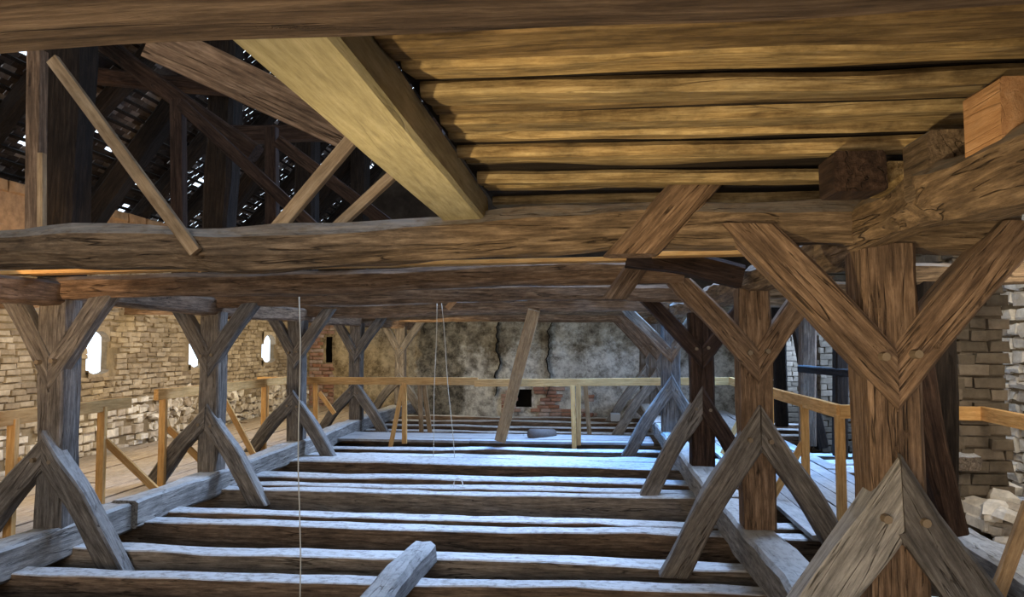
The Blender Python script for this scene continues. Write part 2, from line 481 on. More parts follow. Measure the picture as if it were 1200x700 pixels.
cells = courses(V((XL, 4.5, .0)), V((0, 1, 0)), V((0, 0, 1)), YF - 4.5, WT - .02, .245, .079, .017, rr, wob=.010,
                skip=lambda x, z: z < foot(x + 4.5) or inwin(x + 4.5, z, .0) or any(a - .13 < x + 4.5 < b + .13 and z0 - .04 < z < z1 + .04 for a, b, z0, z1 in wins))
bricks(wl, cells, V((1, 0, 0)), 'brick', 'brick', 'bricks_beyond', 300, lambda c: (c[0] - V((XL, 7.0, 1.0))).length, .028, rr)
cells = rubble(V((XL, 4.5, -.05)), V((0, 1, 0)), V((0, 0, 1)), YF - 4.5, 1.1, rr, .07, .24, skip=lambda x, z: z - .05 > foot(x + 4.5) or rr.random() < .13)
bricks(wl, cells, V((1, 0, 0)), 'stone', 'stone', 'stones_beyond', 240, lambda c: c[0].y, .085, rr, dep=.1)
# shallow pilaster strips, the cap of orange bricks
for i, py in enumerate((6.9, 8.4)):
    pass
box('cap_face', (XL - .02, -1, WT - .55), (XL + .03, YF, WT + .0), 'capside', wl)
cc = []
yy = 4.0
while yy < YF:
    l = rr.uniform(.30, .48); cc.append((V((XL + .06, yy + l / 2, WT + .07)), V((0, 1, 0)), V((0, 0, 1)), l - .02, .14)); yy += l
bricks(wl, cc, V((1, 0, 0)), 'cap_brick', 'capbrick', 'cap_bricks_beyond', 60, lambda c: c[0].y, .012, rr, dep=.4)
# rounded window reveals as frame structures
for i, (a, b, z0, z1) in enumerate(wins[2:]):
    wn = thing('window_%d' % (i + 1), (XL, a, z0), kind='structure')
    ym = (a + b) / 2; r0 = (b - a) / 2
    K = 12; vs = []; fs = []
    for face in (0, 1):
        xx = XL + .012 - face * .12
        for top in (1, 0):
            for k in range(K + 1):
                an = math.pi * k / K
                yy = ym - math.cos(an) * r0 * 1.0
                rise = (.7 if top else .28) * r0
                zi = (z1 - rise + math.sin(an) * rise) if top else (z0 + rise - math.sin(an) * rise)
                vs.append((xx, yy, zi)); vs.append((xx, yy, z1 + .06 if top else z0 - .06))
    Q = 2 * (K + 1)
    for face in (0, 1):
        for top in (0, 1):
            o0 = (face * 2 + top) * Q
            for k in range(K): fs.append((o0 + 2 * k, o0 + 2 * k + 2, o0 + 2 * k + 3, o0 + 2 * k + 1))
    for top in (0, 1):
        for k in range(K):
            p = top * Q + 2 * k; q = (2 + top) * Q + 2 * k; fs.append((p, p + 2, q + 2, q))
    o = bpy.data.objects.new('arched_reveal', mesh('arched_reveal', vs, fs, 'brick')); link(o, wn, Matrix.Identity(4))

# far wall: plaster with an opening niche, cracks, patch of red bricks
wf = thing('wall_far', (0, YF, 0), kind='structure')
hole = (P(604, 456, YF), P(622, 477, YF)); hx0, hx1, hz1, hz0 = hole[0].x, hole[1].x, hole[0].z, hole[1].z
niche = (P(385, 396, YF), P(393, 425, YF)); nx0, nx1, nz1, nz0 = niche[0].x, niche[1].x, niche[0].z, niche[1].z
# uneven plaster surface as a displaced grid, cut where the holes are
nxs, nzs = 220, 76; gx0, gx1, gz0, gz1 = XL - .1, XR, -.7, 2.45
vs = []; fs = []
for j in range(nzs + 1):
    for i in range(nxs + 1):
        x = gx0 + (gx1 - gx0) * i / nxs; z = gz0 + (gz1 - gz0) * j / nzs
        d = noise.fractal(V((x * 1.1, 0, z * 1.3)), 1.0, 2.0, 4) * .05 + noise.noise(V((x * 6, 4, z * 6))) * .012
        for cxp, w_ in ((583, .012), (643, .014)):
            cx = P(cxp, 420, YF).x + noise.noise(V((cxp, z * 2.2, 0))) * .22
            if abs(x - cx) < .03 and z < 2.2: d += .05
        if x < P(484, 420, YF).x: d -= .12
        vs.append((x, YF - .08 + d, z))
for j in range(nzs):
    for i in range(nxs):
        x = gx0 + (gx1 - gx0) * (i + .5) / nxs; z = gz0 + (gz1 - gz0) * (j + .5) / nzs
        if (hx0 < x < hx1 and hz0 < z < hz1) or (nx0 < x < nx1 and nz0 < z < nz1): continue
        a0 = j * (nxs + 1) + i; fs.append((a0, a0 + 1, a0 + nxs + 2, a0 + nxs + 1))
o = bpy.data.objects.new('plaster', mesh('plaster', vs, fs, 'plaster', True)); link(o, wf, Matrix.Identity(4))
box('wall_core', (XL - .5, YF + .22, -.7), (XR + .5, YF + .5, 2.45), 'crack', wf)  # painted near black so the hole and niche look deep in shade
# dark crack lines
for cxp in (583, 643):
    vs = []; fs = []; n = 30
    for k in range(n + 1):
        z = .3 + (2.05 - .3) * k / n; x = P(cxp, 420, YF).x + noise.noise(V((cxp, z * 2.2, 0))) * .22 + noise.noise(V((cxp, z * 9, 5))) * .06
        w_ = .010 * (1 - abs(k / n - .6)) + .004 * (1 + noise.noise(V((k * .9, cxp, 0))))
        yb = YF - .20
        vs += [(x - w_, yb, z), (x + w_, yb, z), (x, YF - .02, z)]
    for k in range(n):
        a0 = 3 * k; fs += [(a0, a0 + 1, a0 + 4, a0 + 3), (a0, a0 + 3, a0 + 5, a0 + 2), (a0 + 1, a0 + 2, a0 + 5, a0 + 4)]
    o = bpy.data.objects.new('wall_crack', mesh('wall_crack', vs, fs, 'crack')); link(o, wf, Matrix.Identity(4))
ra = P(588, 452, YF); rb = P(700, 492, YF)


def patch(x, z):
    X = ra.x + x; Z = rb.z + z
    if hx0 - .05 < X < hx1 + .05 and hz0 - .03 < Z < hz1 + .03: return True
    return noise.noise(V((X * 1.6, 2, Z * 2.4))) < -.22 + (x / (rb.x - ra.x) * .35)


cells = courses(V((ra.x, YF - .15, rb.z)), V((1, 0, 0)), V((0, 0, 1)), rb.x - ra.x, ra.z - rb.z, .26, .085, .014, rr, skip=patch)
bricks(wf, cells, V((0, -1, 0)), 'red_brick', 'redbrick', 'x', 400, lambda c: 0, .012, rr, dep=.12)
ba = P(377, 377, YF - .2); bb = P(362, 486, YF - .2)
cells = courses(V((bb.x, YF - .25, bb.z)), V((1, 0, 0)), V((0, 0, 1)), .62, 2.3, .26, .088, .014, rr, skip=lambda x, z: nx0 - .05 < bb.x + x < nx1 + .05 and nz0 - .05 < bb.z + z < nz1 + .05)
bricks(wf, cells, V((0, -1, 0)), 'red_brick', 'redbrick', 'x', 400, lambda c: 0, .012, rr, dep=.15)
# gable above, near gable (behind the camera, with an opening added to let light in)
vs = [(XL - .5, YF - .1, 2.4), (XR + .8, YF - .1, 2.4), (XR + .8, YF - .1, 3.4), (-1.2, YF - .1, 10.2), (XL - .5, YF - .1, 3.4)]
gb = bpy.data.objects.new('wall_gable', mesh('wall_gable', vs, [(0, 1, 2, 3, 4)], 'earth')); link(gb, None, Matrix.Identity(4)); gb['kind'] = 'structure'  # painted with the dark fill to hold the gable in shade
wn = boxes('wall_near', [((XL - .5, -4.3, -.7), (-3.3, -4, 3.6)), ((.7, -4.3, -.7), (XR + .5, -4, 3.6)), ((-3.3, -4.3, -.7), (.7, -4, .6)), ((-3.3, -4.3, 2.4), (.7, -4, 3.6))], 'mortar')
wn['kind'] = 'structure'
# right wall: recessed rubble wall with openings, brick piers before it
wr = thing('wall_right', (XR, 0, 0), kind='structure')
ops = [(2.0, 3.6), (8.85, 9.8), (11.1, 12.3), (13.8, 15.0)]
bs = []; y = -4.0
for (a, b) in ops:
    bs.append(((XR + .04, y, -.7), (XR + .5, a, 3.3))); bs.append(((XR + .04, a, -.7), (XR + .5, b, .8))); bs.append(((XR + .04, a, 2.2), (XR + .5, b, 3.3))); y = b
bs.append(((XR + .04, y, -.7), (XR + .5, YF + .4, 3.3)))
boxes('mortar_bed', bs, 'mortar', wr)
piers = [(6.6, 7.2, 3.08, 3.50), (9.95, 10.6, 3.75, XR - .1), (12.6, 13.25, 3.75, XR - .1), (15.2, 15.9, 3.75, XR - .1)]
cells = rubble(V((XR, 4.6, -.3)), V((0, 1, 0)), V((0, 0, 1)), YF - 4.6, 3.3, rr, .12, .30,
               skip=lambda x, z: any(a - .1 < x + 4.6 < b + .1 and .7 < z - .3 < 2.3 for a, b in ops) or any(p[0] - .1 < x + 4.6 < p[1] + .1 for p in piers[1:]))
bricks(wr, cells, V((-1, 0, 0)), 'stone', 'stone', 'stones_beyond', 300, lambda c: c[0].y, .05, rr, dep=.09)
for i, (a, b, px_, xe) in enumerate(piers):
    pr = thing('brick_pier', (px_, a, -.3), ['wide dirty brick pier at right edge, nearest of the row', 'dim brick pier behind the right walkway, second of the row', 'dim brick pier past the pale leaning posts, third of the row', 'farthest brick pier by the end wall on the right'][i], 'pier', 'brick piers along the right wall')
    box('pier_core', (px_ + .05, a + .05, -.3), (xe - .03, b - .05, 3.3), 'pier', pr)
    c1 = courses(V((px_, a, -.3)), V((0, 1, 0)), V((0, 0, 1)), b - a, 3.2, .27, .10, .012, rr, wob=.012)
    bricks(pr, c1, V((-1, 0, 0)), 'brick', 'pier', 'x', 400, lambda c: 0, .035, rr)
    c2 = courses(V((px_, a, -.3)), V((1, 0, 0)), V((0, 0, 1)), xe - px_, 3.2, .27, .10, .012, rr, wob=.012)
    bricks(pr, c2, V((0, -1, 0)), 'brick', 'pier', 'x', 400, lambda c: 0, .035, rr)
# tumbled rubble bank at the foot of the right wall
bk = thing('rubble_bank', (4.0, 6.2, -.05), 'low bank of pale rubble stones at the foot of the right wall', 'rubble')
for k in range(70):
    y = rr.choice((rr.uniform(4.2, 6.4), rr.uniform(5.2, 6.4), rr.uniform(7.5, 9.4))); x = rr.uniform(3.45, 4.3); s = rr.uniform(.10, .26)
    z = .03 + (x - 3.4) * .38 * rr.uniform(.3, 1)
    me = mesh('stone', block_verts(V((0, 0, 0)), V((1, 0, 0)), V((0, 1, 0)), V((0, 0, 1)), s, s * rr.uniform(.7, 1.3), s * .6, rr, s * .12, .3), BF, 'stone')
    o = bpy.data.objects.new('stone', me)
    link(o, bk, Matrix.Translation((x, y, z + s * .4)) @ Matrix.Rotation(rr.uniform(0, 6), 4, 'Z') @ Matrix.Rotation(rr.uniform(-.4, .4), 4, 'X'))

for k in range(46):
    s = rr.uniform(.10, .22); x = rr.uniform(3.1, 4.3); y = rr.uniform(6.15, 6.5); z = .05 + rr.random() * .42 * (x - 2.7)
    me = mesh('stone', block_verts(V((0, 0, 0)), V((1, 0, 0)), V((0, 1, 0)), V((0, 0, 1)), s, s * rr.uniform(.7, 1.3), s * .6, rr, s * .12, .3), BF, 'stone')
    o = bpy.data.objects.new('stone', me)
    link(o, bk, Matrix.Translation((x, y + z * .3, z + s * .2)) @ Matrix.Rotation(rr.uniform(0, 6), 4, 'Z') @ Matrix.Rotation(rr.uniform(-.4, .4), 4, 'X'))

# ------------------------------------------------------------------ roof, left slope (tiles on battens on rafters) and right slope
SL = 1.12
def rz(x): return 3.55 + SL * (x - (XL - .35))
rl = thing('roof_left', (XL, 0, 3.5), kind='structure')
nrmL = V((SL, 0, -1)).normalized()       # inward
uL = V((0, 1, 0)); vL = V((1, 0, SL)).normalized()
Lslope = (-1.2 - (XL - .35)) / vL.x
r3 = random.Random(3)
cells = []
dz = .17; k = 0; s = .0
while s < Lslope:
    y = 3.0 + (k % 2) * .09
    while y < YF:
        dark = noise.noise(V((y * .35, s * .5, 7)))
        if r3.random() > .02 + (.02 if dark > .25 else 0):
            c = V((XL - .35, y + .09, 3.55)) + vL * (s + .09) - nrmL * .05
            tl = r3.uniform(-.18, .18)
            vv = (vL + nrmL * (.16 + r3.uniform(-.05, .08))).normalized()
            cells.append((c, uL, vv, .172 * r3.uniform(.9, 1), .215 * r3.uniform(.85, 1)))
        y += .18
    s += dz; k += 1
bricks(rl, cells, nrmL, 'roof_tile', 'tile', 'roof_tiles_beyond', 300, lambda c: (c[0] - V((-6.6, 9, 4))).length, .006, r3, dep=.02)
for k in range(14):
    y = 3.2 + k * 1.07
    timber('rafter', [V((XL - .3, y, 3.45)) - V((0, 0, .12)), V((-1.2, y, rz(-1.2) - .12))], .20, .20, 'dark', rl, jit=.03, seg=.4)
bt = []
vs = []; fs = []
s = .12
while s < Lslope:
    c = V((XL - .35, 0, 3.55)) + vL * s + nrmL * .0
    b0 = len(vs)
    for y in (2.0, YF):
        for (a, e) in ((-.02, -.0), (.02, -.0), (.02, .03), (-.02, .03)):
            vs.append(V((c.x, y, c.z)) + vL * a + nrmL * e)
    fs += [(b0, b0 + 1, b0 + 5, b0 + 4), (b0 + 1, b0 + 2, b0 + 6, b0 + 5), (b0 + 2, b0 + 3, b0 + 7, b0 + 6), (b0 + 3, b0, b0 + 4, b0 + 7)]
    s += .17
o = bpy.data.objects.new('battens', mesh('battens', vs, fs, 'dark')); link(o, rl, Matrix.Identity(4)); o['kind'] = 'stuff'
# near part of the left slope behind the camera, and right slope with a run of open bays added to let daylight in
def slab(name, pts, mat, kind='structure', parent=None):
    n = len(pts); q = [V(p) for p in pts]; nn = (q[1] - q[0]).cross(q[2] - q[0]).normalized() * .05
    vs = q + [p + nn for p in q]; fs = [tuple(range(n)), tuple(reversed(range(n, 2 * n)))] + [(i, i + n, (i + 1) % n + n, (i + 1) % n) for i in range(n)]
    o = bpy.data.objects.new(name, mesh(name, vs, fs, mat)); link(o, parent, Matrix.Identity(4))
    if kind and not parent: o['kind'] = kind
    return o
slab('roof_cover', [(XL - .4, -4.4, rz(XL - .4)), (XL - .4, 3.0, rz(XL - .4)), (-1.2, 3.0, rz(-1.2)), (-1.2, -4.4, rz(-1.2))], 'tile', parent=rl)
rr_ = thing('roof_right', (XR, 0, 3.5), kind='structure')
zr = rz(-1.2); sr = (zr - 3.4) / (XR + .5 + 1.2)
def rzr(x): return zr - sr * (x + 1.2)
for (x0, x1, y0, y1) in ((-1.2, 1.2, -4.4, YF + .3), (1.2, 3.6, -4.4, 5.8), (1.2, 3.6, 8.2, 10.6), (1.2, 3.6, 14.4, YF + .3), (3.6, XR + .6, -4.4, YF + .3)):
    slab('roof_cover', [(x0, y0, rzr(x0)), (x1, y0, rzr(x1)), (x1, y1, rzr(x1)), (x0, y1, rzr(x0))], 'tile', parent=rr_)
for k in range(13):
    y = 4.6 + k * 1.0
    timber('rafter', [(-1.2, y, rzr(-1.2) - .12), (XR + .3, y, rzr(XR + .3) - .12)], .13, .15, 'dark', rr_, jit=.02, seg=.6)

# ------------------------------------------------------------------ tie beams (floor)
ORD = ['first', 'second', 'third', 'fourth', 'fifth', 'sixth', 'seventh', 'eighth', 'ninth', 'tenth', 'eleventh', 'twelfth', 'thirteenth', 'fourteenth', 'fifteenth', 'sixteenth', 'seventeenth', 'eighteenth', 'nineteenth', 'twentieth']
# (front-top pixel y at x=500, top width m, material, height)
ties = [(735, .2, 'tie', .3), (686, .16, 'tie', .30), (655, .20, 'tiegrey', .30), (620, .20, 'tie', .30), (607, .20, 'tie', .22), (579, .19, 'tiegrey', .30),
        (573, .20, 'tie', .24), (562, .30, 'tie', .28), (544, .50, 'tie', .30), (536, .36, 'tiegrey', .28), (526, .25, 'tie', .25),
        (505, .24, 'tie', .26), (499, .22, 'tie', .26), (493, .22, 'tie', .26), (487.5, .20, 'tie', .26)]
TIEY = []
for i, (py, w, mt, h) in enumerate(ties):
    r = ray(500, py); t = -1.6 / r.z; yf = (r * t).y
    y = yf + w / 2; TIEY.append(y)
    dz = [R.uniform(-.018, .008) for _ in range(7)]
    dy = [R.uniform(-.03, .03) for _ in range(7)]
    xs = [-6.9, -5.0, -3.3, -1.3, .6, 2.4, 4.4]
    pts = [(xs[k], y + dy[k], -h / 2 + dz[k]) for k in range(7)]
    o = timber('tie_beam', pts, w, h, mt, jit=.013, seg=.18, ch=.05)
    extra = {0: 'mostly below the frame', 1: 'under the short stub timber', 2: 'grey face, carrying the stub timber end', 3: 'broad brown face', 4: 'low and wavy', 5: 'tall grey face with a light stain',
             6: 'close behind a grey beam', 7: 'with bright light spots on top', 8: 'broad top like a laid board', 9: 'wavy top before the cross walkway', 10: 'in the shadow of the cross walkway'}
    tag(o, '%s floor tie beam from the camera, pale-topped old oak, %s' % (ORD[i], extra.get(i, 'behind the cross walkway')), 'beam', 'dusty tie beams across the attic floor')
# stub timber on ties
a = P(486, 668, 5.35); 
sb = timber('stub_timber', [(-1.28, 3.2, .02), (-1.26, 4.4, .03), (-1.22, 5.42, .05)], .20, .19, 'greyblue', jit=.02, seg=.12, ch=.2)
tag(sb, 'short pale weathered timber stub lying across the nearest tie beams, bottom centre', 'timber')

# ------------------------------------------------------------------ sills and plates
xl = -4.12
sl = [((xl + .02, 2.0, .06), (xl, 4.2, .055), (xl, 6.25, .06)), ((xl + .05, 6.2, .075), (xl + .02, 8.4, .06), (xl + .04, 10.6, .08)), ((xl + .02, 10.55, .07), (xl - .03, 13.5, .10), (xl, 17.4, .08))]
for i, p in enumerate(sl):
    o = timber('sill_beam', p, .25, .25, 'greyblue', jit=.022, seg=.16, ch=.10)
    tag(o, ['pale weathered sill beam under the nearest left post', 'pale weathered sill beam under the second and third left posts', 'pale weathered sill beam receding under the farthest left posts'][i], 'beam', 'sill beams under the left posts')
xr = 1.17
sr_ = [((1.12, 1.4, .20), (1.14, 3.0, .20), (1.15, 4.4, .19), (1.17, 6.4, .18)), ((1.16, 6.35, .18), (1.14, 9.5, .18), (1.18, 12.2, .18)), ((1.16, 12.1, .18), (1.14, 17.4, .18))]
for i, p in enumerate(sr_):
    o = timber('sill_beam', p, .27, .24, 'greyblue', jit=.022, seg=.14, ch=.10)
    tag(o, ['split blue-grey sill beam under the two nearest right posts', 'blue-grey sill beam under the third and fourth right posts', 'far blue-grey sill beam reaching the end wall on the right'][i], 'beam', 'sill beams under the right posts')
# dark split along the nearest right sill
pl = [((xl, 2.0, 1.96), (xl, 5.9, 1.96)), ((xl + .02, 5.85, 2.0), (xl, 8.3, 1.97)), ((xl, 8.25, 1.96), (xl + .02, 10.9, 1.97)), ((xl, 10.85, 1.96), (xl, 17.4, 1.96))]
for i, p in enumerate(pl):
    o = timber('plate_beam', p, .20, .19, 'brown', jit=.014, seg=.2)
    tag(o, ['brown plate beam with a square cut end above the nearest left post', 'brown plate beam over the second left post', 'brown plate beam over the third left post', 'brown plate beam over the farthest left posts'][i], 'beam', 'plates on the left posts')
pr_ = [((1.02, .6, 1.98), (1.0, 1.9, 2.0), (1.08, 2.4, 2.04), (1.15, 2.95, 2.05), (1.17, 3.6, 2.0)), ((1.17, 3.55, 2.02), (1.17, 6.0, 2.02), (1.17, 8.2, 2.0)), ((1.17, 8.15, 2.02), (1.17, 12.0, 2.0), (1.17, 17.4, 2.0))]
for i, p in enumerate(pr_):
    o = timber('plate_beam', p, .20, .17, 'collar', jit=.03, seg=.12, ch=.25)
    tag(o, ['gnarled grey-brown plate beam running out at the upper right edge', 'brown plate beam over the second and third right posts', 'brown plate beam over the farthest right posts'][i], 'beam', 'plates on the right posts')

# ------------------------------------------------------------------ posts with braces
def post(X, Y, lab, w=.21, ztop=1.9, zbot=.2, zj=1.5, za=1.0, up=(.52, .5), low=(.60, .62), mats=('brown', 'grey', 'grey', 'grey'), bw=.15, lw=.17, zf=(0, 0), g='', side=1, zup=2.08):
    t = thing('braced_post', (X, Y, zbot), lab, 'post', g)
    mu, ms, ml, mr = mats
    timber('post_shaft', [(X, Y, zbot), (X + R.uniform(-.012, .012), Y, (zbot + ztop) / 2), (X, Y, ztop)], w, w, ms, t, up=(0, 1, 0), jit=.012, seg=.12, ch=.08)
    yf = Y - w / 2
    # upper braces, lapped on the shaft's face
    for s, d in ((-1, up[0]), (1, up[1])):
        if d: timber('upper_brace', [(X + s * .002, yf + .035, zj - .07), (X + s * (d * .5), yf + .035 , (zj + zup) / 2 - .02), (X + s * d, yf + .03, zup)], bw, .13, mu, t, up=(0, 1, 0), jit=.012, seg=.1, ch=.1, cut0=(1, 0, 0), cut1=(0, 0, 1))
    for s, d, z, m_ in ((-1, low[0], zf[0], ml), (1, low[1], zf[1], mr)):
        if d:
            yo = .030 if s < 0 else .022
            timber('lower_brace', [(X + s * .002, yf + yo, za - .03), (X + s * d * .52, yf + yo, (za + z) / 2 + .015), (X + s * d, yf + yo, z - .03)], lw, .15, m_, t, up=(0, 1, 0), jit=.014, seg=.1, ch=.1, cut0=(1, 0, 0), cut1=(0, 0, 1))
    for (dx, z) in ((-.07, za - .10), (.07, za - .11), (-.06, zj + .02), (.06, zj + .03)):
        c = V((X + dx, yf - .075, z))
        vs = [c + V((math.cos(k * math.pi / 4) * .017, 0 , math.sin(k * math.pi / 4) * .017)) for k in range(8)] + [c + V((math.cos(k * math.pi / 4) * .019, .06, math.sin(k * math.pi / 4) * .019)) for k in range(8)]
        fs = [tuple(range(8))] + [(k, k + 8, (k + 1) % 8 + 8, (k + 1) % 8) for k in range(8)]
        pg = bpy.data.objects.new('peg', mesh('peg', vs, fs, 'peg')); link(pg, t, Matrix.Identity(4))
    return t


def depthx(px, X):   # Y where a vertical at X shows at column px
    return PX(px, 450, X).y


gl, gr = 'braced posts of the left row', 'braced posts of the right row'
G = 'grey'
for i, (px, lab) in enumerate([(70, 'nearest left braced oak post standing by the first slit window'), (250, 'second left braced oak post, in front of the second slit window'), (348, 'third left braced oak post with the string hanging before it'),
                               (418, 'fourth left braced oak post, just left of the pine rail post'), (469, 'fifth left braced oak post, small, behind the cross rail')]):
    Y = depthx(px, xl)
    post(xl, Y, lab, w=.22, zbot=.17, zj=1.42, za=.80, up=(.42, .50), low=(.62, .60), mats=(G, G, G, G), g=gl, zf=(.06, -.12), ztop=1.92, zup=2.05)
post(xr + .03, depthx(1037, xr + .03), 'big nearest right braced post with pegs and deep cracks', w=.215, zbot=.28, zj=1.52, za=1.02, up=(.56, .50), low=(.66, .60), mats=('brown', 'brown', 'greyblue', 'grey'), lw=.18, bw=.16, zf=(-.02, .0), g=gr, ztop=1.99, zup=2.07)
post(xr, depthx(884, xr), 'second right braced post, warm brown top and grey feet', w=.22, zbot=.30, zj=1.50, za=1.02, up=(.54, .44), low=(.60, .64), mats=('brown', 'brown', G, G), zf=(0, .0), g=gr, ztop=1.97, zup=2.05)
post(xr, depthx(821, xr), 'third right braced post, very dark reddish brown', w=.24, zbot=.30, zj=1.50, za=1.0, up=(.56, .5), low=(.60, .5), mats=('darkpost', 'darkpost', G, 'darkpost'), zf=(-.05, .1), g=gr, zup=2.05)
post(xr, depthx(786, xr), 'fourth right braced post, greyish, partly behind the dark one', w=.26, zbot=.30, zj=1.48, za=1.0, up=(.62, .4), low=(.62, .5), mats=('brown', G, G, G), zf=(0, 0), g=gr, zup=2.05)
post(xr, depthx(769, xr), 'fifth right braced post, mostly hidden behind the fourth', w=.22, zbot=.30, zj=1.45, za=1.0, up=(.62, .4), low=(.68, .5), mats=('brown', G, 'greyblue', G), zf=(0, 0), g=gr, zup=2.05)
post(xr, depthx(757, xr), 'farthest right braced post close to the end wall', w=.22, zbot=.30, zj=1.45, za=1.0, up=(.62, .4), low=(.75, .5), mats=('brown', G, 'greyblue', G), zf=(0, 0), g=gr, zup=2.05)

# ------------------------------------------------------------------ collar beams overhead
gc = 'collar beams across the attic'
def collar(pxs, Y, w, h, mt, lab, jit=.02, off=(0, 0), seg=.12, ch=.22):
    pts = [P(x, y, Y) for x, y in pxs]
    o = timber('collar_beam', pts, w, h, mt, jit=jit, seg=seg, ch=ch)
    return tag(o, lab, 'beam', gc)
collar([(-160, 297), (0, 293), (180, 291), (330, 289), (460, 282), (600, 273), (740, 266), (880, 262), (1010, 262), (1180, 268)], 3.18, .22, .185, 'collar', 'gnarled log-like collar beam spanning the picture under the plank deck', jit=.026, ch=.28)
# over the camera
r0 = EYE
o = timber('collar_beam', [(-2.2, .72, 2.05), (-.9, .72, 2.055), (.2, .715, 2.05), (1.6, .71, 2.05)], .28, .19, 'collar', jit=.012, seg=.08, ch=.12)
tag(o, 'nearest collar beam crossing the very top of the picture', 'beam', gc)
collar([(-40, 344), (60, 338), (200, 334), (400, 330), (560, 324), (700, 320), (800, 320)], 5.35, .20, .17, 'brown', 'second collar beam, dark brown, just below the gnarled log')
collar([(-30, 352), (200, 352), (400, 348), (640, 342), (800, 344)], 7.75, .20, .17, 'brown', 'third collar beam from the plank deck')
collar([(100, 361), (250, 361), (420, 364), (640, 356), (800, 358)], 10.3, .22, .20, 'brown', 'fourth collar beam, reddish, above the leaning plank')
collar([(180, 366), (420, 369), (640, 362), (800, 366)], 12.9, .22, .2, 'collar', 'fifth collar beam, above the cross walkway')
collar([(240, 372), (520, 372), (800, 372)], 15.5, .22, .2, 'brown', 'farthest collar beam, before the end wall')
o = timber('collar_beam', [P(735, 300, 4.9), P(800, 308, 4.9), P(868, 326, 4.9)], .2, .15, 'darkpost', jit=.015, seg=.1)
tag(o, 'short dark sagging timber under the log beam beside the second right post', 'beam', gc)
for i, (q, Y, lab) in enumerate([([(1062, 322), (1130, 322), (1290, 312)], 5.6, 'dark brown beam between the nearest right post and the right edge'), ([(880, 338), (960, 340), (1080, 345)], 7.7, 'brown cross timber right of the second right post'), ([(812, 350), (900, 352), (1000, 356)], 10.2, 'small cross timber behind the second right post')]):
    o = timber('cross_timber', [P(x, y, Y) for x, y in q], .2, .17, 'collar', jit=.02, seg=.14); tag(o, lab, 'beam', 'short cross timbers on the right')
# light pine boards lying on second collar
o = board('pine_board', P(-60, 322, 5.0), P(745, 304, 5.0), .14, .028, 'new'); tag(o, 'thin bright pine board seen below the log beam, left to centre', 'board', 'pine boards below the log beam')
o = board('pine_board', P(765, 299, 4.7), P(905, 296, 4.7), .14, .03, 'new'); tag(o, 'short bright pine board below the log beam by the strut', 'board', 'pine boards below the log beam')
# struts lapped through the collars
for i, (a, b, Y, w, lab) in enumerate([((738, 300), (838, 190), 3.05, .16, 'dark brown strut rising from the log beam to the plank deck'), ((720, 352), (752, 305), 5.2, .14, 'short strut crossing the second collar beam right of centre'), ((165, 325), (205, 380), 5.24, .12, 'short strut left, behind the upper brace of the nearest left post')][:2]):
    o = timber('strut', [P(*a, Y + .09), P(*b, Y + .09)], w, .16, 'brown', up=(0, 1, 0), jit=.012, seg=.08, cut0=(0, 0, 1), cut1=(0, 0, 1)); tag(o, lab, 'strut', 'struts lapped through the collars')
# ------------------------------------------------------------------ plank deck, pale beam
dk = thing('plank_deck', (.5, 2.2, 2.22), 'deck of rough yellowish-brown planks overhead at upper right', 'deck')
ys = [.95, 1.16, 1.42, 1.62, 1.80, 1.98, 2.08, 2.26, 2.42, 2.58, 2.80, 3.02, 3.30, 3.55]
dkm = ['deckdark', 'deckdark', 'deckdark', 'deck', 'deck', 'deckdark', 'deck', 'deck', 'deck', 'deck', 'deck', 'deck', 'deck']
for i in range(len(ys) - 1):
    w = ys[i + 1] - ys[i]; zz = 2.255 + (i % 2) * .022 + R.uniform(-.008, .008); yc_ = (ys[i] + ys[i + 1]) / 2; tl = -R.uniform(.05, .22)
    timber('plank', [(-.43 + R.uniform(-.01, .01), yc_, zz), (.4, yc_ + R.uniform(-.01, .01), zz - .006), (1.9, yc_, zz)], w - .014, .045, dkm[i], dk, up=V((0, tl, 1)).normalized(), jit=.010, seg=.12, ch=.3)
slab('deck_gap_shade', [(-.45, .9, 2.31), (-.45, 3.6, 2.31), (1.95, 3.6, 2.31), (1.95, .9, 2.31)], 'dark', kind=None, parent=dk)  # added dark sheet above the planks, puts shade in the gaps
o = timber('deck_bearer', [(-.535, .45, 2.19), (-.535, 3.22, 2.18)], .19, .125, 'pale', jit=.004, seg=.3, ch=.10)
tag(o, 'pale square-sawn beam slanting down to the log beam from top centre', 'beam')
# chocks on the right plate
for i, (a, b, d, mt, lab) in enumerate([((978, 177), (1040, 224), 2.38, 'darkpost', 'dark brown wooden chock under the plank deck'), ((1086, 152), (1172, 224), 2.12, 'collar', 'larger dusty chock under the deck near the right edge'),
                                        ((1172, 88), (1240, 186), 1.72, 'cut', 'orange freshly cut wood block at the upper right edge'), ((1040, 190), (1086, 222), 2.55, 'deck', 'small yellowish block between the two dark chocks')]):
    p, q = P(*a, d), P(*b, d); w = q.x - p.x; h = p.z - q.z
    o = timber('chock', [((p.x + q.x) / 2, d, (p.z + q.z) / 2), ((p.x + q.x) / 2, d + .16, (p.z + q.z) / 2)], w, h, mt, jit=.006, seg=.05, ch=.06)
    tag(o, lab, 'block', 'wood chocks under the deck')

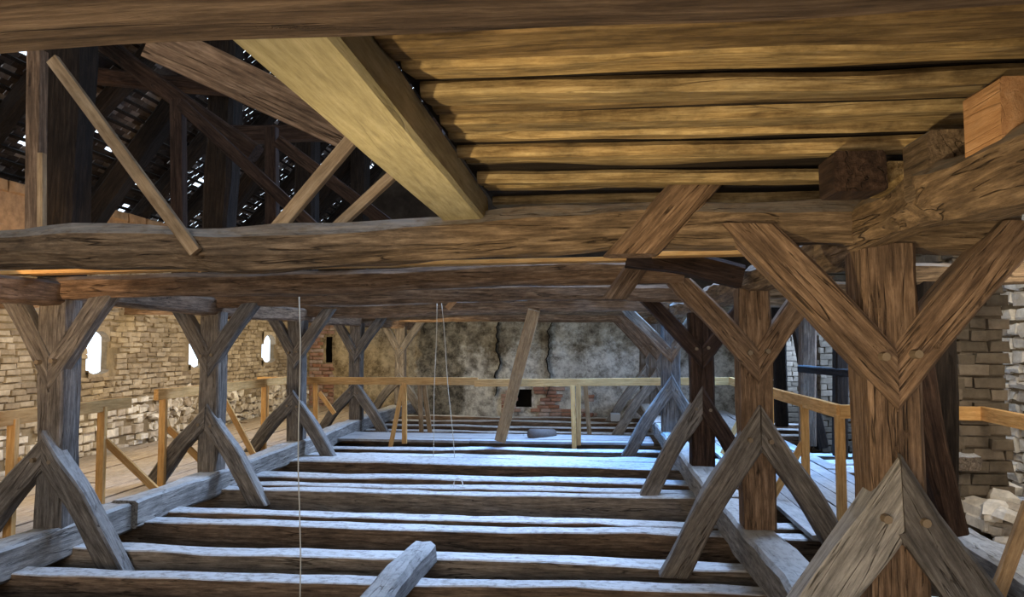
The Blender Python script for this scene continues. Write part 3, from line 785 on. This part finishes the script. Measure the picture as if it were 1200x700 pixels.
# ------------------------------------------------------------------ upper structure in the dark roof, seen left
gu = 'laths and struts in the dark roof space'
def lath(a, Ya, b, Yb, w, t, mt, lab, name='lath'):
    o = timber(name, [P(*a, Ya), P(*b, Yb)], w, t, mt, up=(0, 1, 0), jit=.003, seg=.3, ch=.06); tag(o, lab, 'strut', gu); return o
lath((62, 70), 3.05, (230, 296), 3.03, .052, .03, 'newdull', 'tan lath slanting down over the log beam, far left')
lath((44, 60), 3.22, (42, 272), 3.22, .07, .06, 'brown', 'upright brown stud standing on the log beam, far left', 'stud')
lath((49, 180), 3.17, (49, 270), 3.17, .028, .03, 'newdull', 'narrow pale batten nailed to the upright stud')
lath((209, 118), 5.4, (211, 330), 5.4, .10, .08, 'darkpost', 'dark stud in the roof left of the crossing struts', 'stud')
lath((212, 122), 5.33, (436, 330), 5.33, .09, .05, 'darkpost', 'dim lath falling right from the dark stud')
lath((420, 155), 3.35, (322, 272), 3.3, .062, .04, 'newdull', 'warm lit lath leaning up to the pale beam')
lath((475, 192), 3.36, (385, 276), 3.26, .045, .04, 'newdull', 'thinner lath right of the warm lit one')
lath((325, 165), 5.25, (500, 298), 5.25, .09, .05, 'darkpost', 'dim lath crossing behind the two warm laths')
lath((318, 150), 5.4, (320, 330), 5.4, .09, .07, 'darkpost', 'dark stud near the middle of the roof gap', 'stud')
lath((175, 45), 3.3, (418, 160), 3.7, .19, .03, 'brown', 'wide brown board slanting from the nearest collar to the pale beam', 'board')
for (a, b, Y, lab) in [((60, 85), (330, 108), 7.6, 'dark upper roof timber running across, upper left'), ((270, 158), (520, 150), 7.2, 'dark upper roof timber behind the pale beam'), ((120, 50), (300, 180), 6.4, 'thick dark strut sloping right in the roof')]:
    o = timber('roof_timber', [P(*a, Y), P(*b, Y)], .16, .16, 'darkpost', up=(0, 1, 0), jit=.015); tag(o, lab, 'beam', 'dark timbers high in the roof')
for k, Y in enumerate((5.4, 7.9, 10.4, 12.9)):
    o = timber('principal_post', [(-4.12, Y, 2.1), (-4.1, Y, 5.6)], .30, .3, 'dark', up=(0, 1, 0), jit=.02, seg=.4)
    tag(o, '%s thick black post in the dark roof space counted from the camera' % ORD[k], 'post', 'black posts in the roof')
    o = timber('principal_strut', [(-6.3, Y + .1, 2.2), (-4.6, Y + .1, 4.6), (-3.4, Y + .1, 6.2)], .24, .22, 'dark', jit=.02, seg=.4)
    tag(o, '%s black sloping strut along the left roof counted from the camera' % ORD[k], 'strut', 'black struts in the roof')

# ------------------------------------------------------------------ walkways
def walkway(name, x0, x1, y0, y1, z, along, n, mt, lab, g='walkways'):
    t = thing(name, ((x0 + x1) / 2, (y0 + y1) / 2, z), lab, 'walkway', g)
    for i in range(n):
        if along == 'Y':
            w = (x1 - x0) / n; c = x0 + w * (i + .5); y = y0 + R.uniform(-.1, .1)
            while y < y1 - .3:
                e = min(y1, y + R.uniform(2.4, 4.0))
                if y1 - e < .6: e = y1
                dz = R.uniform(-.008, .01)
                timber('plank', [(c, y + .005, z + dz), (c, e - .005, z + dz)], w - .012, .04, mt, t, jit=.004, seg=.5, ch=.06); y = e
        else:
            w = (y1 - y0) / n; c = y0 + w * (i + .5); x = x0
            while x < x1 - .3:
                e = min(x1, x + R.uniform(2.0, 3.5))
                if x1 - e < .6: e = x1
                timber('plank', [(x + .005, c, z), (e - .005, c, z + R.uniform(-.01, .01))], w - .012, .04, mt, t, jit=.004, seg=.5, ch=.06); x = e
    return t
walkway('walkway', -6.72, -4.5, 4.2, 17.3, .03, 'Y', 8, 'walktan', 'tan plank walkway along the left brick wall')
walkway('walkway', 1.75, 3.04, 6.15, 17.2, .03, 'Y', 7, 'walk', 'blue-lit plank walkway along the right wall')
walkway('walkway', 3.0, 4.35, 3.2, 6.1, .03, 'Y', 6, 'walktan', 'shaded brown plank landing at the right edge before the brick pier')
walkway('cross_walkway', -4.0, .98, 11.55, 12.45, .03, 'X', 4, 'walk', 'pale plank crossing walkway in the middle distance')
# beam at lower right (edge of the walkway near the frame)
o = timber('edge_beam', [(2.62, 2.6, .05), (2.72, 4.2, .05), (2.84, 6.2, .06)], .26, .20, 'greyblue', jit=.02); tag(o, 'grey edge beam running to the lower right corner', 'beam')
# dark leaning strut pair behind the nearest right post
o = timber('principal_post', [P(1095, 625, 5.6), P(1096, 500, 5.6), P(1092, 330, 5.6)], .25, .2, 'dark', up=(0, 1, 0), jit=.012); tag(o, 'very dark upright post behind the nearest right post', 'post', 'dark posts on the right walkway')
o = timber('leaning_strut', [P(1118, 625, 5.35), P(1088, 505, 5.35), P(1075, 420, 5.35)], .17, .18, 'darkpost', up=(0, 1, 0), jit=.015); tag(o, 'brown strut leaning on the dark post near the right edge', 'strut')
o = timber('thin_post', [P(1078, 640, 4.9), P(1068, 425, 4.9)], .05, .06, 'newdull', up=(0, 1, 0), jit=.004); tag(o, 'thin tan stud just right of the nearest right post', 'stud')
o = board('lath', P(1163, 712, 3.3), P(1208, 590, 3.3), .055, .03, 'newdull', up=(0, 1, 0)); tag(o, 'thin lath leaning at the bottom right corner', 'lath')
for i, (a, b, Y, w, mt, lab) in enumerate([((946, 522), (946, 358), 11.6, .22, 'brown', 'pale brown upright post lit at the right wall'), ((962, 525), (930, 365), 12.4, .18, 'dark', 'dark strut leaning behind the pale brown post'),
                                           ((985, 535), (985, 350), 9.9, .16, 'dark', 'dark upright post before the second brick pier'), ((1008, 540), (1012, 350), 9.0, .14, 'grey', 'grey upright left of the nearest right post'), ((916, 500), (912, 360), 13.6, .2, 'dark', 'far dark upright right of the second right post')]):
    o = timber('wall_post', [P(*a, Y), P(*b, Y)], w, w, mt, up=(0, 1, 0), jit=.01); tag(o, lab, 'post', 'posts along the right wall')
o = timber('cross_rail', [P(938, 432, 10.6), P(1000, 438, 9.6)], .10, .10, 'dark', jit=.006); tag(o, 'thin dark rail between the posts at the right wall', 'rail')
o = timber('ledge_beam', [P(1075, 505, 7.3), P(1136, 545, 6.5)], .2, .12, 'tiegrey', jit=.012); tag(o, 'pale ledge timber at the foot of the nearest brick pier', 'beam')

# ------------------------------------------------------------------ railings
def railing(lab, runs, posts, braces, mt='new'):
    p0 = V(runs[0][0]); t = thing('handrail', (p0.x, p0.y, 0), lab, 'railing', 'new pine handrails')
    for a, b in runs: board('top_rail', a, b, .05, .115, mt, t)
    for a, b in posts: board('rail_post', a, b, .075, .05, mt, t, up=(0, 1, 0))
    for a, b in braces: board('brace', a, b, .07, .028, mt, t, up=(0, 1, 0))
    return t
LX = -4.58
def LP(px, z): y = PX(px, 460, LX).y; return V((LX, y, z))
yL = lambda px: PX(px, 460, LX).y
po = [((LX, yL(x), .03), (LX, yL(x), .98)) for x in (17, 121, 192, 310)]
br = [((LX + .02, yL(x) + .03, .66), (LX + .5, yL(x) + .3, .05)) for x in (17, 120, 194)] + [((LX + .02, yL(258), .93), (LX + .42, yL(258) + .2, .05))]
railing('pine handrail along the left walkway behind the left posts', [((LX, 3.0, .99), (LX, yL(152), .99)), ((LX, yL(183), 1.03), (LX, 11.6, 1.0))], po, br)
yc = 11.5
def C(px, py, Y=yc): return P(px, py, Y)
railing('pine handrail running straight across the middle walkway', [(C(302, 446), C(560, 447)), (C(556, 449), C(855, 447))],
        [(C(474, 520), C(474, 449)), (C(370, 515), C(370, 449)), (C(312, 510), C(312, 449)), (C(678, 522), C(678, 450))],
        [(C(456, 532), C(472, 452)), (C(673, 530, 11.35), C(671, 452, 11.35)), (C(392, 485), C(374, 460))])
railing('far pine handrail, only a few props showing beyond the middle one', [(P(480, 448, 12.7), P(700, 448, 12.7))], [(P(494, 512, 12.7), P(492, 452, 12.7)), (P(691, 512, 12.7), P(686, 452, 12.7)), (P(504, 508, 12.8), P(497, 452, 12.8))], [], 'newdull')
RX = 2.12
yR = lambda px: PX(px, 460, RX).y
y6 = yR(983)
railing('pine handrail along the blue-lit right walkway', [((RX, y6, 1.0), (RX, 11.5, 1.0)), ((RX, y6, 1.0), (3.25, y6 - .05, 1.0)), ((3.25, y6, 1.0), (3.1, 3.6, 1.0))],
        [((RX, y6, .03), (RX, y6, .97)), ((RX, yR(942), .03), (RX, yR(942), .97)), ((RX, yR(902), .03), (RX, yR(902), .97)), ((3.22, 4.9, .03), (3.22, 4.9, .97)), ((RX, yR(868), .03), (RX, yR(868), .97))],
        [((RX, yR(941), .6), (RX - .35, yR(941) - .1, .05)), ((RX, yR(870), .6), (RX - .3, yR(870) - .1, .05))])
o = board('pine_board', P(1106, 444, 7.7), P(1150, 450, 7.2), .04, .14, 'new'); tag(o, 'short pine board end left of the nearest brick pier', 'board')
# long plank leaning on the collar in the centre
o = timber('leaning_plank', [P(586, 517, 11.2), P(626, 363, 10.2)], .17, .05, 'newdull', up=(0, 1, 0), jit=.005, seg=.3); tag(o, 'long grey-brown plank leaning up to a collar beam, centre', 'plank')
o = board('lath', P(524, 362, 10.17), P(543, 340, 10.17), .08, .03, 'cut', up=(0, 1, 0)); tag(o, 'small orange lath end sticking out between two collar beams', 'lath')
# ------------------------------------------------------------------ pipe, strings, cable loop
o = tube('clay_pipe', [P(622, 509, 11.9), P(648, 509, 12.3)], .085, 'duct', K=14); tag(o, 'short dark round pipe lying on the cross walkway', 'pipe')
o = boxes('metal_tray', [(tuple(P(716, 494, 14.6)), tuple(P(726, 484, 14.9)))], 'plasticbox'); tag(o, 'small pale box on the far beams near the right struts', 'box')
for a, b, Y, r_, lab in [((350.5, 348), (351, 760), 4.6, .004, 'long thin string hanging down past the left posts'), ((512, 352), (506, 585), 10.16, .005, 'left one of two strings hanging before the end wall'), ((517, 352), (535, 568), 10.16, .005, 'right one of two strings hanging before the end wall')]:
    p, q = P(*a, Y), P(*b, Y); pts = [p.lerp(q, k / 8) + V((.008 * math.sin(k * 1.3), 0, 0)) for k in range(9)]
    o = tube('string', pts, r_, 'rope', K=5); tag(o, lab, 'string', 'strings hanging in the attic')
c = P(537, 570, 7.9)
o = tube('cable_loop', [c + V((math.cos(a) * .05, 0, math.sin(a) * .085)) for a in [math.pi * k / 12 for k in range(13)]], .007, 'hose', K=6); tag(o, 'white cable loop standing up from a tie beam', 'cable')
